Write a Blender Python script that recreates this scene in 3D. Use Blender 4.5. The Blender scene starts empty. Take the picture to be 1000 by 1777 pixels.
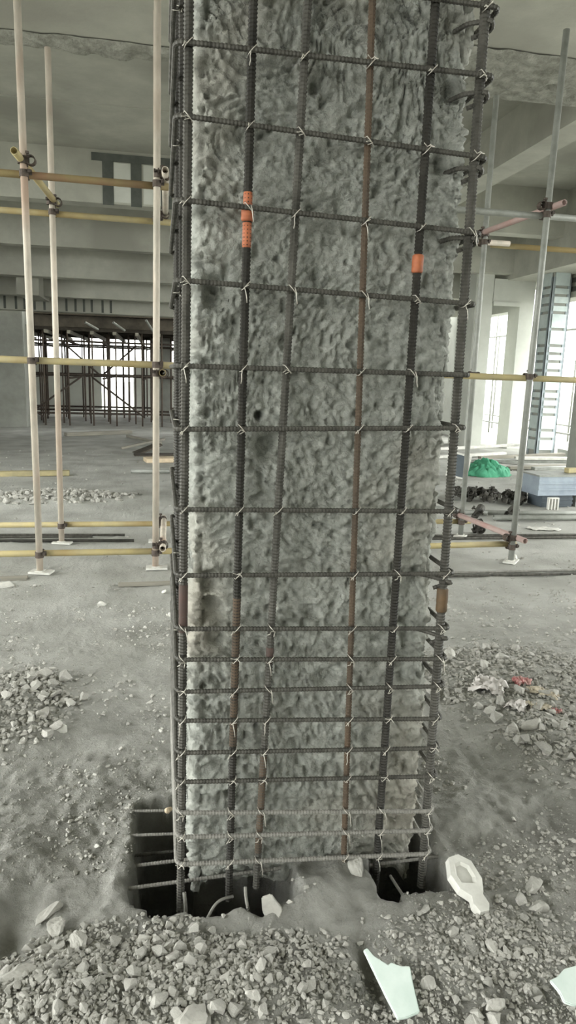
import bpy, bmesh, math, random
import numpy as np
from mathutils import Vector, Matrix, Quaternion

# ------------------------------------------------------------------ camera, sky, exposure
S = bpy.context.scene
C = S.collection
cam_d = bpy.data.cameras.new('camera'); cam = bpy.data.objects.new('camera', cam_d); C.objects.link(cam)
cam_d.sensor_fit = 'VERTICAL'; cam_d.sensor_height = 24.0; cam_d.lens = 1200.0 / 1777.0 * 24.0
cam_d.clip_start = 0.05; cam_d.clip_end = 300
AX = np.array([[0.9834, -0.0058, 0.1815], [-0.1787, -0.1990, 0.9636], [0.0306, -0.9800, -0.1966]])
q, _ = np.linalg.qr(AX.T); q = q * np.sign(np.sum(q * AX.T, axis=0)); AX = q.T
right, down, fwd = AX[:, 0], AX[:, 1], AX[:, 2]
M4 = Matrix.Identity(4)
for i in range(3):
    M4[i][0] = right[i]; M4[i][1] = -down[i]; M4[i][2] = -fwd[i]
M4[2][3] = 1.5
cam.matrix_world = M4
S.camera = cam

W = bpy.data.worlds.new('overcast'); S.world = W; W.use_nodes = True
bg = W.node_tree.nodes['Background']
bg.inputs[0].default_value = (0.98, 1.0, 0.965, 1); bg.inputs[1].default_value = 1.5
vs = S.view_settings
vs.view_transform = 'Standard'; vs.look = 'None'; vs.gamma = 1.0; vs.use_curve_mapping = False
vs.exposure = 2.55

random.seed(7); rng = np.random.default_rng(7)

# ------------------------------------------------------------------ helpers
def srgb(r, g, b):
    return tuple(((c / 255) / 12.92 if c / 255 <= 0.04045 else ((c / 255 + 0.055) / 1.055) ** 2.4) for c in (r, g, b)) + (1,)

def mat(name, c1, c2=None, scale=6.0, rough=0.85, bump=0.0, bscale=60.0, metal=0.0, c3=None, s3=1.2, detail=6, bdist=0.01, lo=0.35, hi=0.65, trans=0.0, stretch=(1, 1, 1)):
    m = bpy.data.materials.new(name); m.use_nodes = True
    nt = m.node_tree; N = nt.nodes; L = nt.links
    p = N['Principled BSDF']; p.inputs['Roughness'].default_value = rough; p.inputs['Metallic'].default_value = metal
    p.inputs['Specular IOR Level'].default_value = 0.3
    if trans: p.inputs['Transmission Weight'].default_value = trans
    tc = N.new('ShaderNodeTexCoord'); mp = N.new('ShaderNodeMapping'); mp.inputs['Scale'].default_value = stretch
    L.new(tc.outputs['Object'], mp.inputs[0])
    co = mp.outputs[0]
    col = None
    if c2:
        n = N.new('ShaderNodeTexNoise'); n.inputs['Scale'].default_value = scale; n.inputs['Detail'].default_value = detail; n.inputs['Roughness'].default_value = 0.65
        L.new(co, n.inputs[0])
        r = N.new('ShaderNodeValToRGB'); r.color_ramp.elements[0].position = lo; r.color_ramp.elements[1].position = hi
        r.color_ramp.elements[0].color = srgb(*c1); r.color_ramp.elements[1].color = srgb(*c2)
        L.new(n.outputs[0], r.inputs[0]); col = r.outputs[0]
        if c3:
            n3 = N.new('ShaderNodeTexNoise'); n3.inputs['Scale'].default_value = s3; n3.inputs['Detail'].default_value = 4
            L.new(co, n3.inputs[0])
            r3 = N.new('ShaderNodeValToRGB'); r3.color_ramp.elements[0].position = 0.52; r3.color_ramp.elements[1].position = 0.68
            L.new(n3.outputs[0], r3.inputs[0])
            mx = N.new('ShaderNodeMix'); mx.data_type = 'RGBA'; mx.inputs[7].default_value = srgb(*c3)
            L.new(r3.outputs[0], mx.inputs[0]); L.new(col, mx.inputs[6]); col = mx.outputs[2]
        L.new(col, p.inputs['Base Color'])
    else:
        p.inputs['Base Color'].default_value = srgb(*c1)
    if bump:
        nb = N.new('ShaderNodeTexNoise'); nb.inputs['Scale'].default_value = bscale; nb.inputs['Detail'].default_value = 8; nb.inputs['Roughness'].default_value = 0.7
        L.new(co, nb.inputs[0])
        b = N.new('ShaderNodeBump'); b.inputs['Strength'].default_value = bump; b.inputs['Distance'].default_value = bdist
        L.new(nb.outputs[0], b.inputs['Height']); L.new(b.outputs[0], p.inputs['Normal'])
    return m

MT = {}
MT['soil'] = mat('soil', (128, 127, 121), (164, 163, 157), 5, 0.95, 1.0, 40, c3=(120, 119, 113), s3=2.4, bdist=0.014)
def paler_far(m):
    # base colour blends to a paler grey farther off, along a ragged line
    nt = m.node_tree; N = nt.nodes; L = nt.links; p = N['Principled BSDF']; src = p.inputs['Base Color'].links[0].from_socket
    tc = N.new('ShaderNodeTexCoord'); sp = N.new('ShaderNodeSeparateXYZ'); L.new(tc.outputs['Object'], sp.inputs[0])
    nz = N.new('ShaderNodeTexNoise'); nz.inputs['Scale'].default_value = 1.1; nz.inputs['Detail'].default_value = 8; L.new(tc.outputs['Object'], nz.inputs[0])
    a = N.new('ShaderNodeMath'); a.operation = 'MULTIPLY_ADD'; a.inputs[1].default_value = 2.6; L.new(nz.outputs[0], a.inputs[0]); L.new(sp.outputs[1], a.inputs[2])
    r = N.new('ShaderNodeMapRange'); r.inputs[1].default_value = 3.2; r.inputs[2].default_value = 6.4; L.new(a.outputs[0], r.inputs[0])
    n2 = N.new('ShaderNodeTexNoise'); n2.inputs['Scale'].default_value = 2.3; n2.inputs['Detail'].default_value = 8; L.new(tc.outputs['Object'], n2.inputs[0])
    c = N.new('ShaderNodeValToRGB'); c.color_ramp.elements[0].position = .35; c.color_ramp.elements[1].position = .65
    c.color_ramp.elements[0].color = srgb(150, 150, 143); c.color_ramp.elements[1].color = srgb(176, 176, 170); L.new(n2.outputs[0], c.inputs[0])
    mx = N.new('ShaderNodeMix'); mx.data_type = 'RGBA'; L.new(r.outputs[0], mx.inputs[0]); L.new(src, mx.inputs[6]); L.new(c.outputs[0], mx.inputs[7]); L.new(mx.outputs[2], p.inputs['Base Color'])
paler_far(MT['soil'])
MT['column'] = mat('chiselled_concrete', (152, 154, 146), (196, 198, 190), 34.0, 0.95, 1.0, 110, c3=(184, 180, 168), s3=1.8, bdist=0.011, lo=0.3, hi=0.7)
MT['ceil'] = mat('cast_concrete', (158, 158, 148), (180, 180, 169), 1.3, 0.9, 0.25, 14, c3=(148, 147, 138), s3=0.5, bdist=0.01)
MT['ceil_rough'] = mat('hacked_concrete', (140, 140, 130), (186, 186, 176), 9, 0.95, 1.0, 22, bdist=0.04)
MT['pale'] = mat('pale_plaster', (186, 188, 180), (202, 204, 196), 1.2, 0.9, 0.1, 20)
MT['farcol'] = mat('grey_concrete', (140, 141, 134), (160, 161, 154), 2.0, 0.9, 0.3, 20)
MT['formwork'] = mat('dark_formwork', (58, 54, 48), (84, 78, 70), 3, 0.9)
MT['steel'] = mat('rebar_steel', (58, 57, 52), (92, 90, 84), 30, 0.6, metal=0.25, stretch=(1, 1, 0.3))
MT['steel_dark'] = mat('rebar_dark', (36, 35, 31), (58, 56, 51), 25, 0.6, metal=0.2, stretch=(1, 1, 0.3))
MT['steel_grey'] = mat('rebar_dusty', (118, 116, 110), (142, 140, 134), 30, 0.8, metal=0.1)
MT['rust'] = mat('rebar_rust', (90, 75, 60), (70, 63, 55), 12, 0.8, stretch=(1, 1, 0.25))
MT['redrust'] = mat('rebar_red_rust', (86, 68, 63), (74, 66, 61), 14, 0.8)
MT['orange'] = mat('orange_paint', (172, 102, 68), (150, 90, 64), 40, 0.6)
MT['brownc'] = mat('brown_coupler', (100, 80, 58), (82, 70, 54), 30, 0.7)
MT['wire'] = mat('tie_wire', (196, 192, 182), rough=0.45, metal=0.4)
MT['tube_white'] = mat('worn_tube', (196, 186, 172), (164, 158, 146), 9, 0.6, metal=0.15, c3=(164, 144, 128), s3=3.0, stretch=(1, 1, 0.35))
MT['tube_yellow'] = mat('yellow_tube', (176, 162, 116), (160, 150, 118), 7, 0.6, c3=(150, 132, 92), s3=2.0)
MT['tube_olive'] = mat('olive_tube', (146, 132, 92), (124, 112, 84), 5, 0.65, c3=(130, 98, 78), s3=2.0)
MT['tube_pink'] = mat('pink_tube', (166, 150, 144), (156, 124, 118), 4, 0.6)
MT['tube_grey'] = mat('grey_tube', (150, 152, 146), (126, 128, 122), 6, 0.55, metal=0.2)
MT['clamp'] = mat('clamp_iron', (92, 82, 74), (66, 60, 56), 30, 0.7, metal=0.3)
MT['prop'] = mat('rusty_prop', (104, 92, 82), (80, 72, 66), 6, 0.75)
MT['strap'] = mat('dark_strap', (74, 78, 74), (90, 93, 88), 5, 0.8)
MT['stone'] = mat('concrete_rubble', (160, 158, 151), (188, 186, 179), 14, 0.95, 0.5, 60, bdist=0.006)
MT['stone_d'] = mat('grey_rubble', (146, 145, 138), (172, 170, 163), 14, 0.95, 0.5, 60, bdist=0.006)
MT['white'] = mat('white_piece', (212, 211, 204), (190, 189, 182), 12, 0.8)
MT['gyps'] = mat('pale_green_board', (214, 225, 219), (198, 212, 205), 10, 0.6)
MT['net'] = mat('green_net', (96, 178, 142), (70, 146, 114), 8, 0.8, 1.0, 14)
MT['bluemetal'] = mat('blue_grey_metal', (150, 160, 168), (128, 138, 148), 4, 0.5, metal=0.2)
MT['jacket'] = mat('primed_plate', (196, 206, 204), (176, 188, 187), 3, 0.5, metal=0.15)
MT['angle'] = mat('primed_angle', (148, 157, 160), (130, 139, 143), 3, 0.5, metal=0.15)
MT['darkmetal'] = mat('dark_scrap', (58, 57, 53), (84, 82, 76), 12, 0.7, metal=0.3)
MT['wood'] = mat('grey_board', (150, 146, 134), (124, 121, 112), 5, 0.85, stretch=(0.3, 3, 3))
MT['wood_y'] = mat('yellow_timber', (176, 164, 124), (150, 142, 112), 5, 0.85)
MT['red'] = mat('red_film', (176, 92, 92), (196, 168, 162), 30, 0.45)
MT['film'] = mat('clear_film', (214, 208, 204), (190, 186, 182), 12, 0.35)
MT['cream'] = mat('cream_film', (206, 196, 176), (188, 178, 160), 14, 0.45)
MT['slate'] = mat('slate_panel', (86, 94, 100), (70, 78, 84), 3, 0.5)
MT['skin_putty'] = mat('cream_putty', (206, 188, 160), (186, 170, 146), 20, 0.8)

class MB:
    def __init__(s): s.v = []; s.f = []
    def add(s, v, f):
        o = len(s.v); s.v.extend([tuple(p) for p in v]); s.f.extend([tuple(i + o for i in q) for q in f]); return s
    def box(s, x0, x1, y0, y1, z0, z1):
        v = [(x, y, z) for z in (z0, z1) for y in (y0, y1) for x in (x0, x1)]
        return s.add(v, [(0, 2, 3, 1), (4, 5, 7, 6), (0, 1, 5, 4), (2, 6, 7, 3), (0, 4, 6, 2), (1, 3, 7, 5)])
    def obox(s, c, ax, ay, az, hx, hy, hz):
        c, ax, ay, az = map(Vector, (c, ax, ay, az))
        v = [c + ax * (hx * i) + ay * (hy * j) + az * (hz * k) for k in (-1, 1) for j in (-1, 1) for i in (-1, 1)]
        return s.add(v, [(0, 2, 3, 1), (4, 5, 7, 6), (0, 1, 5, 4), (2, 6, 7, 3), (0, 4, 6, 2), (1, 3, 7, 5)])
    def tube(s, pts, r, n=8, cap=True):
        v, f = ring_tube(np.array(pts, float), r, n, cap); return s.add(v, f)
    def pipe(s, p0, p1, r=0.024, t=0.0038, n=14):
        p0 = Vector(p0); p1 = Vector(p1); d = (p1 - p0).normalized()
        a = d.orthogonal().normalized(); b = d.cross(a)
        v = []
        for P, R in ((p0, r), (p1, r), (p1, r - t), (p0, r - t)):
            for k in range(n):
                t_ = 2 * math.pi * k / n; v.append(P + a * (R * math.cos(t_)) + b * (R * math.sin(t_)))
        f = []
        for ring in range(4):
            for k in range(n):
                k2 = (k + 1) % n; A = ring * n; B = ((ring + 1) % 4) * n
                f.append((A + k, A + k2, B + k2, B + k))
        return s.add(v, f)
    def mesh(s, name, m, smooth=False):
        me = bpy.data.meshes.new(name); me.from_pydata(s.v, [], s.f); me.update()
        if m: me.materials.append(m)
        if smooth: me.polygons.foreach_set('use_smooth', [True] * len(me.polygons))
        return me
    def build(s, name, m, parent=None, smooth=False, loc=None):
        return obj(name, s.mesh(name, m, smooth), parent, loc)

def ring_tube(P, r, n=8, cap=True):
    """tube along a path; r a number or one radius for each point; frames carried along"""
    N = len(P); r = np.broadcast_to(np.asarray(r, float), (N,))
    T = np.gradient(P, axis=0); T /= np.linalg.norm(T, axis=1)[:, None]
    a = np.cross(T[0], [0, 0, 1.0]) if abs(T[0][2]) < 0.9 else np.cross(T[0], [0, 1.0, 0])
    a /= np.linalg.norm(a)
    ang = np.arange(n) * 2 * np.pi / n; ca, sa = np.cos(ang), np.sin(ang)
    V = np.empty((N, n, 3))
    for i in range(N):
        a = a - T[i] * np.dot(a, T[i]); a /= np.linalg.norm(a); b = np.cross(T[i], a)
        V[i] = P[i] + r[i] * (ca[:, None] * a + sa[:, None] * b)
    idx = np.arange(N * n).reshape(N, n); nx = np.roll(idx, -1, axis=1)
    F = np.stack([idx[:-1], nx[:-1], nx[1:], idx[1:]], axis=-1).reshape(-1, 4)
    F = [tuple(q) for q in F.tolist()]
    if cap: F.append(tuple(reversed(range(n)))); F.append(tuple(range((N - 1) * n, N * n)))
    return V.reshape(-1, 3), F

def obj(name, me, parent=None, loc=None):
    """links a mesh; with a parent, mesh coordinates are world unless loc (local) is given"""
    o = bpy.data.objects.new(name, me); C.objects.link(o)
    if parent:
        o.parent = parent
        if loc is None:
            w = Vector((0, 0, 0)); p = parent
            while p: w += p.location; p = p.parent
            o.location = -w
        else: o.location = loc
    elif loc is not None: o.location = loc
    return o

def thing(name, label, cat, loc=(0, 0, 0), group=None):
    o = bpy.data.objects.new(name, None); C.objects.link(o); o.location = loc; o.empty_display_size = 0.1
    return tag(o, label, cat, group)
def tag(o, label, cat, group=None, kind=None):
    o['label'] = label
    if cat: o['category'] = cat
    if group: o['group'] = group
    if kind: o['kind'] = kind
    return o
def struct(o, label=None):
    o['kind'] = 'structure'
    if label: o['label'] = label
    return o
def copy_of(o, parent=None, loc=None, rot=None, scale=None):
    c = o.copy(); C.objects.link(c); c.parent = parent
    if loc is not None: c.location = loc
    if rot is not None: c.rotation_euler = rot
    if scale is not None: c.scale = scale
    return c
def recentre(o):
    """moves a world-coordinate mesh object's origin to its base centre"""
    me = o.data; n = len(me.vertices); a = np.empty(n * 3); me.vertices.foreach_get('co', a); a = a.reshape(-1, 3)
    c = np.array([(a[:, 0].min() + a[:, 0].max()) / 2, (a[:, 1].min() + a[:, 1].max()) / 2, a[:, 2].min()])
    me.vertices.foreach_set('co', (a - c).ravel()); me.update(); o.location = Vector(o.location) + Vector(c)
    return o

def vnoise(x, y, seed=0):
    xi = np.floor(x).astype(np.int64); yi = np.floor(y).astype(np.int64); xf = x - xi; yf = y - yi
    def h(a, b):
        n = (a * 374761393 + b * 668265263 + seed * 1442695041) & 0x7fffffff
        n = ((n ^ (n >> 13)) * 1274126177) & 0x7fffffff
        n = n ^ (n >> 16)
        return (n & 0xffff) / 65535.0
    u = xf * xf * (3 - 2 * xf); v = yf * yf * (3 - 2 * yf)
    return (h(xi, yi) * (1 - u) + h(xi + 1, yi) * u) * (1 - v) + (h(xi, yi + 1) * (1 - u) + h(xi + 1, yi + 1) * u) * v
def fbm(x, y, o=4, seed=0):
    s = 0; a = 0.5; t = 0
    for k in range(o):
        s = s + a * vnoise(x * 2 ** k + 17.3 * k, y * 2 ** k - 9.1 * k, seed + k); t += a; a *= 0.5
    return s / t - 0.5
def sstep(a, b, x):
    t = np.clip((x - a) / (b - a), 0, 1); return t * t * (3 - 2 * t)
def sdbox(x, y, x0, x1, y0, y1, r=0.03):
    dx = np.abs(x - (x0 + x1) / 2) - (x1 - x0) / 2 + r; dy = np.abs(y - (y0 + y1) / 2) - (y1 - y0) / 2 + r
    return np.hypot(np.maximum(dx, 0), np.maximum(dy, 0)) + np.minimum(np.maximum(dx, dy), 0) - r

# ------------------------------------------------------------------ ground
BUMPS = [(-0.25, 1.46, 0.30, 0.14, 0.045), (0.20, 1.42, 0.22, 0.10, 0.030), (0.48, 1.72, 0.10, 0.10, 0.050), (0.55, 1.80, 0.07, 0.06, 0.035),
         (-0.40, 1.72, 0.05, 0.13, -0.055), (0.535, 1.45, 0.035, 0.10, -0.05), (0.85, 1.45, 0.22, 0.14, 0.03), (1.65, 2.40, 0.24, 0.20, 0.07),
         (1.75, 3.05, 0.50, 0.34, 0.06), (-0.72, 3.00, 0.25, 0.34, 0.06), (-1.15, 8.15, 0.70, 0.35, 0.08), (-0.15, 1.70, 0.10, 0.10, 0.02),
         (1.0, 2.0, 0.15, 0.14, 0.035), (-0.45, 1.98, 0.12, 0.10, 0.03)]
def pit(x, y):
    w = 0.035 * fbm(x * 14, y * 14, 3, 5) * 2
    d1 = np.minimum(sdbox(x, y, -0.045, 0.375, 1.69, 2.02), sdbox(x, y, -0.085, 0.12, 1.72, 2.25)) + w
    d2 = sdbox(x, y, 0.635, 0.865, 1.685, 2.02) + w
    return np.minimum(d1, d2)
def hgt(x, y):
    x = np.asarray(x, float); y = np.asarray(y, float)
    near = 1 / (1 + np.maximum(y - 2.5, 0) * 0.25)
    h = 0.022 * fbm(x * 1.5, y * 1.5, 3, 1) * 2 + near * (0.014 * fbm(x * 8, y * 8, 4, 2) * 2 + 0.010 * fbm(x * 34, y * 34, 3, 3) * 2)
    for cx, cy, sx, sy, a in BUMPS:
        h = h + a * np.exp(-((x - cx) / sx) ** 2 - ((y - cy) / sy) ** 2)
    h = h - 0.12 * np.clip((y - 1.9) / 0.3, 0, 1) * sstep(0.02, -0.1, sdbox(x, y, 0.1, 0.8, 1.87, 2.55))
    d = pit(x, y)
    h = np.where(d < 0.10, h + 0.018 * np.exp(-((d - 0.03) / 0.03) ** 2), h)
    h = h - 0.75 * sstep(0.012, -0.028, d)
    far = sstep(20, 26, np.maximum(np.abs(x), y))
    return h * (1 - far)
def hz(x, y): return float(hgt(np.array([x]), np.array([y]))[0])

def axis(segs):
    out = []
    for a, b, n in segs: out.append(np.linspace(a, b, n, endpoint=False))
    return np.concatenate(out + [np.array([segs[-1][1]])])
gx = axis([(-70, -8, 10), (-8, -1.5, 55), (-1.5, -0.7, 40), (-0.7, 1.35, 172), (1.35, 2.4, 52), (2.4, 10, 64), (10, 70, 12)])
gy = axis([(-70, -4, 9), (-4, 1.1, 16), (1.1, 2.4, 118), (2.4, 3.8, 70), (3.8, 7, 70), (7, 12, 50), (12, 24, 40), (24, 80, 12)])
GX, GY = np.meshgrid(gx, gy)
GZ = hgt(GX, GY)
nv = GX.size; idx = np.arange(nv).reshape(GX.shape)
me = bpy.data.meshes.new('floor')
me.from_pydata(np.stack([GX, GY, GZ], -1).reshape(-1, 3).tolist(), [], np.stack([idx[:-1, :-1], idx[:-1, 1:], idx[1:, 1:], idx[1:, :-1]], -1).reshape(-1, 4).tolist())
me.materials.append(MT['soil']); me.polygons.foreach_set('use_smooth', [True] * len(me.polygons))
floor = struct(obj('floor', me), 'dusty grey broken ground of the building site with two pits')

# ------------------------------------------------------------------ ceiling and beams
ceil = MB(); ceil.box(-6.5, 8.6, -14, 18.4, 4.9, 5.2)  # unseen rear part extended to hold off daylight from behind the camera
ceiling = struct(ceil.build('ceiling', MT['ceil']), 'grey cast concrete ceiling slab')
def beam(x0, x1, y0, y1, z0, z1, m='ceil'):
    b = MB(); b.box(x0, x1, y0, y1, z0, z1); return b.build('beam', MT[m], ceiling)
def hacked_patch(parent, x0, x1, y0, y1, z, name='hacked_strip', amp=0.03):
    nx = int((x1 - x0) / 0.05) + 2; ny = int((y1 - y0) / 0.045) + 3
    X, Y = np.meshgrid(np.linspace(x0, x1, nx), np.linspace(y0, y1, ny))
    Z = z - 0.004 - amp * (0.35 + np.abs(fbm(X * 5 + Y * 3, Y * 9 - X * 3, 4, 21)) * 2.2) * np.minimum(1, 4 * np.minimum((Y - y0) / (y1 - y0), (y1 - Y) / (y1 - y0)) + 0.15)
    Y = Y + 0.03 * fbm(X * 7, Y * 7, 3, 24) * 2
    i = np.arange(X.size).reshape(X.shape)
    v = np.stack([X, Y, Z], -1).reshape(-1, 3).tolist()
    f = np.stack([i[:-1, :-1], i[1:, :-1], i[1:, 1:], i[:-1, 1:]], -1).reshape(-1, 4).tolist()
    return MB().add(v, f).build(name, MT['ceil_rough'], parent, smooth=True)
b1 = beam(-6.5, 8.4, 4.9, 7.18, 4.3, 4.9)
hacked_patch(b1, -6, 1.7, 6.90, 7.2, 4.3, amp=0.06)
hacked_patch(b1, 1.7, 7.5, 6.2, 7.2, 4.3, amp=0.08)
by1 = beam(4.48, 4.85, 7.18, 12.3, 4.3, 4.9)
b2 = beam(-6.5, 8.4, 12.3, 12.62, 4.1, 4.9)
def bx(parent, name, m, *a):
    b = MB(); b.box(*a); return b.build(name, MT[m], parent)
bx(b2, 'strap', 'strap', -1.05, 1.2, 12.28, 12.3, 4.735, 4.85)
for x in (-0.80, -0.355, 0.13):
    bx(b2, 'strap', 'strap', x - 0.085, x + 0.085, 12.284, 12.3, 4.08, 4.735)
for x in (-0.58, -0.11):
    bx(b2, 'filler_patch', 'pale', x - 0.13, x + 0.15, 12.293, 12.3, 4.13, 4.72)
b3 = beam(-6.5, 7.3, 14.4, 14.7, 3.72, 4.9)
b4 = beam(-6.5, 7.3, 15.6, 15.95, 3.30, 4.9)
b5 = beam(-6.5, 7.3, 16.6, 16.9, 3.0, 4.9)
b6 = beam(-6.5, 7.3, 17.4, 17.8, 2.74, 4.9)
for px in (18, 36, 50, 66, 82, 118, 133, 147, 160, 178, 192):
    x = -1.69 + (px - 150) * 0.0136
    bx(b6, 'strap', 'strap', x - 0.025, x + 0.025, 17.388, 17.4, 2.76, 3.08)
by2 = beam(-2.95, -2.5, 15.95, 17.4, 2.95, 4.9)
by3 = beam(7.3, 8.6, 7.0, 16.5, 3.58, 4.9)
bx3 = beam(4.85, 7.3, 14.1, 14.4, 3.68, 4.9)
by4 = beam(8.05, 8.5, 7.0, 14.4, 3.14, 3.58)
for z in (3.47, 3.30):
    bx(by4, 'strap', 'strap', 8.035, 8.05, 11.9, 13.9, z - 0.045, z + 0.045)
for y in (12.3, 12.75, 13.2, 13.65):
    bx(by4, 'strap', 'strap', 8.03, 8.05, y - 0.07, y + 0.07, 3.15, 3.52)
# joint lines of the formwork, as thin raised fins
for (x0, x1, y) in ((-5, 1.2, 10.3),):
    bx(ceiling, 'joint_fin', 'ceil', x0, x1, y - 0.012, y + 0.012, 4.888, 4.9)
for x in (2.6,): bx(ceiling, 'joint_fin', 'ceil', x - 0.012, x + 0.012, 7.2, 12.3, 4.89, 4.9)

# ------------------------------------------------------------------ far walls and columns
wr = MB()
wr.box(7.62, 7.95, 14.3, 14.8, 0, 3.6); wr.box(7.62, 7.95, 14.8, 16.6, 2.98, 3.6); wr.box(7.62, 7.95, 16.6, 18.4, 0, 3.6); wr.box(8.3, 8.6, -14, -1.5, -0.1, 4.9)  # last box: added unseen stretch, cuts daylight from the right rear
struct(wr.build('wall_right', MT['pale']), 'pale outer wall with a tall bright opening plus an added unseen stretch blocking light')
wc = MB(); wc.box(7.0, 7.62, 14.3, 14.6, 3.1, 3.6); wc.box(7.0, 7.62, 14.27, 14.33, 3.05, 3.13)
struct(wc.build('wall_lintel', MT['pale']), 'pale lintel above the opening')
sill = MB(); sill.box(8.0, 8.3, 7, 12.9, -0.1, 0.16)
struct(sill.build('trim_1', MT['pale']), 'low pale kerb along the open side')
wl = MB(); wl.box(-6.8, -6.5, 9.0, 27, -0.1, 4.9)  # out of view, added to keep side light off the far left
struct(wl.build('wall_left_blocker', MT['farcol']), 'unseen grey wall added at left to darken the far hall')
wk = MB(); wk.box(-6.5, 8.6, -14.3, -14, -0.1, 4.9)  # added out of view so daylight enters from the sides only
struct(wk.build('wall_back_blocker', MT['pale']), 'unseen pale wall added behind the viewer to block daylight')
fw = MB(); fw.box(-4.75, -2.1, 26.6, 26.8, 0, 1.75); fw.box(-0.95, 7.6, 26.6, 26.8, 0, 1.75); fw.box(-10, -5.15, 26.6, 26.8, 0, 4.2)
struct(fw.build('wall_far', MT['pale']), 'pale far wall with a wide bright opening behind the props')
fs = MB(); fs.box(-6.5, 7.6, 18.4, 27, 2.75, 3.2)
struct(fs.build('ceiling_far', MT['formwork']), 'dark boarded ceiling over the propped bay')

def plain_column(name, label, x0, x1, y0, y1, z1, m='farcol'):
    b = bmesh.new(); bmesh.ops.create_cube(b, size=1)
    for v in b.verts: v.co = Vector((v.co.x * (x1 - x0), v.co.y * (y1 - y0), (v.co.z + 0.5) * (z1 + 0.1) - 0.1))
    bmesh.ops.bevel(b, geom=b.edges[:], offset=0.02, segments=2, affect='EDGES')
    me = bpy.data.meshes.new(name); b.to_mesh(me); b.free(); me.materials.append(MT[m])
    return tag(obj(name, me, None, ((x0 + x1) / 2, (y0 + y1) / 2, 0)), label, 'column')
plain_column('concrete_column', 'pale square concrete pier beside the tall bright opening', 6.6, 7.0, 14.3, 15.2, 4.9, 'pale')
plain_column('concrete_column', 'grey concrete column foot at the right edge of the picture', 6.02, 6.6, 8.9, 9.45, 4.3)
plain_column('concrete_column', 'dark concrete column at the far left before the props', -3.85, -3.2, 17.85, 18.4, 2.8)
plain_column('concrete_column', 'dim concrete column among the far props beside the bright gap', -0.25, 0.35, 21.5, 22.1, 2.8)

jc = thing('jacketed_column', 'concrete column wrapped in pale blue steel angles and batten plates', 'column', (7.75, 13.05, 0))
bx(jc, 'core', 'farcol', 7.56, 7.94, 12.96, 13.30, -0.05, 3.58)
for sx, sy in ((0, 0), (1, 0), (0, 1), (1, 1)):
    x = 7.545 + 0.41 * sx; y = 12.945 + 0.37 * sy; dx = 1 - 2 * sx; dy = 1 - 2 * sy; b = MB()
    b.box(min(x, x + dx * 0.075), max(x, x + dx * 0.075), min(y, y + dy * 0.012), max(y, y + dy * 0.012), 0, 3.5)
    b.box(min(x, x + dx * 0.012), max(x, x + dx * 0.012), min(y, y + dy * 0.075), max(y, y + dy * 0.075), 0, 3.5)
    b.build('corner_angle', MT['angle'], jc)
zz = 0.12
while zz < 3.4:
    h = random.choice((0.1, 0.12, 0.2, 0.26))
    bx(jc, 'batten_plate', 'jacket', 7.60, 7.90, 12.925, 12.96, zz, zz + h)
    bx(jc, 'batten_plate', 'jacket', 7.53, 7.56, 13.0, 13.26, zz, zz + h)
    zz += h + 0.055

# ------------------------------------------------------------------ main column core
def make_core(x0, x1, y0, y1, z0, z1, fine, seed, name):
    r = 0.028
    segs = []   # perimeter points: (x, y, nx, ny, s)
    def line(ax, ay, bx_, by_, step, nx, ny):
        n = max(2, int(math.hypot(bx_ - ax, by_ - ay) / step)); t = np.arange(n) / n
        return [(ax + (bx_ - ax) * k, ay + (by_ - ay) * k, nx, ny) for k in t]
    def arc(cx, cy, a0, n=6):
        return [(cx + r * math.cos(a0 + math.pi / 2 * k / n), cy + r * math.sin(a0 + math.pi / 2 * k / n), math.cos(a0 + math.pi / 2 * k / n), math.sin(a0 + math.pi / 2 * k / n)) for k in range(n)]
    P = line(x0 + r, y0, x1 - r, y0, fine, 0, -1) + arc(x1 - r, y0 + r, -math.pi / 2) + line(x1, y0 + r, x1, y1 - r, fine * 2, 1, 0) + arc(x1 - r, y1 - r, 0, 3) \
        + line(x1 - r, y1, x0 + r, y1, fine * 4, 0, 1) + arc(x0 + r, y1 - r, math.pi / 2, 3) + line(x0, y1 - r, x0, y0 + r, fine * 2, -1, 0) + arc(x0 + r, y0 + r, math.pi)
    P = np.array(P); n = len(P)
    step = np.hypot(*(np.roll(P[:, :2], -1, 0) - P[:, :2]).T); s = np.concatenate([[0], np.cumsum(step)[:-1]])
    zs = np.concatenate([np.arange(z0, min(2.55, z1), fine), np.arange(min(2.55, z1), z1, fine * 4), [z1]])
    SS, ZZ = np.meshgrid(s, zs); 
    # chisel marks: short gouges whose lean drifts over the face
    u = SS + 0.02 * fbm(SS * 9, ZZ * 9, 3, seed + 40) * 2; v = ZZ + 0.02 * fbm(SS * 9 + 5, ZZ * 9, 3, seed + 41) * 2
    lean = 0.55 * fbm(SS * 2.2, ZZ * 2.2, 2, seed + 42) * 2.4 + 0.35
    a = (u * np.cos(lean) + v * np.sin(lean)); b = (-u * np.sin(lean) + v * np.cos(lean))
    g = 0.5 - np.abs(2 * vnoise(a * 48, b * 18, seed) - 1)
    g2 = 0.5 - np.abs(2 * vnoise(a * 95 + 3, b * 42, seed + 1) - 1)
    lump = fbm(SS * 13, ZZ * 13, 4, seed + 2)
    pk = vnoise(SS * 38, ZZ * 38, seed + 3); pits_ = -np.clip(pk - 0.72, 0, 1) * 0.055
    wgt = 0.45 + 0.9 * vnoise(SS * 3.1, ZZ * 3.1, seed + 4)
    d = 0.014 * g * wgt + 0.007 * g2 + 0.026 * lump + 1.5 * pits_ + 0.011 * fbm(SS * 75, ZZ * 75, 3, seed + 6) * 2
    return P, s, zs, SS, ZZ, d
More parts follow.
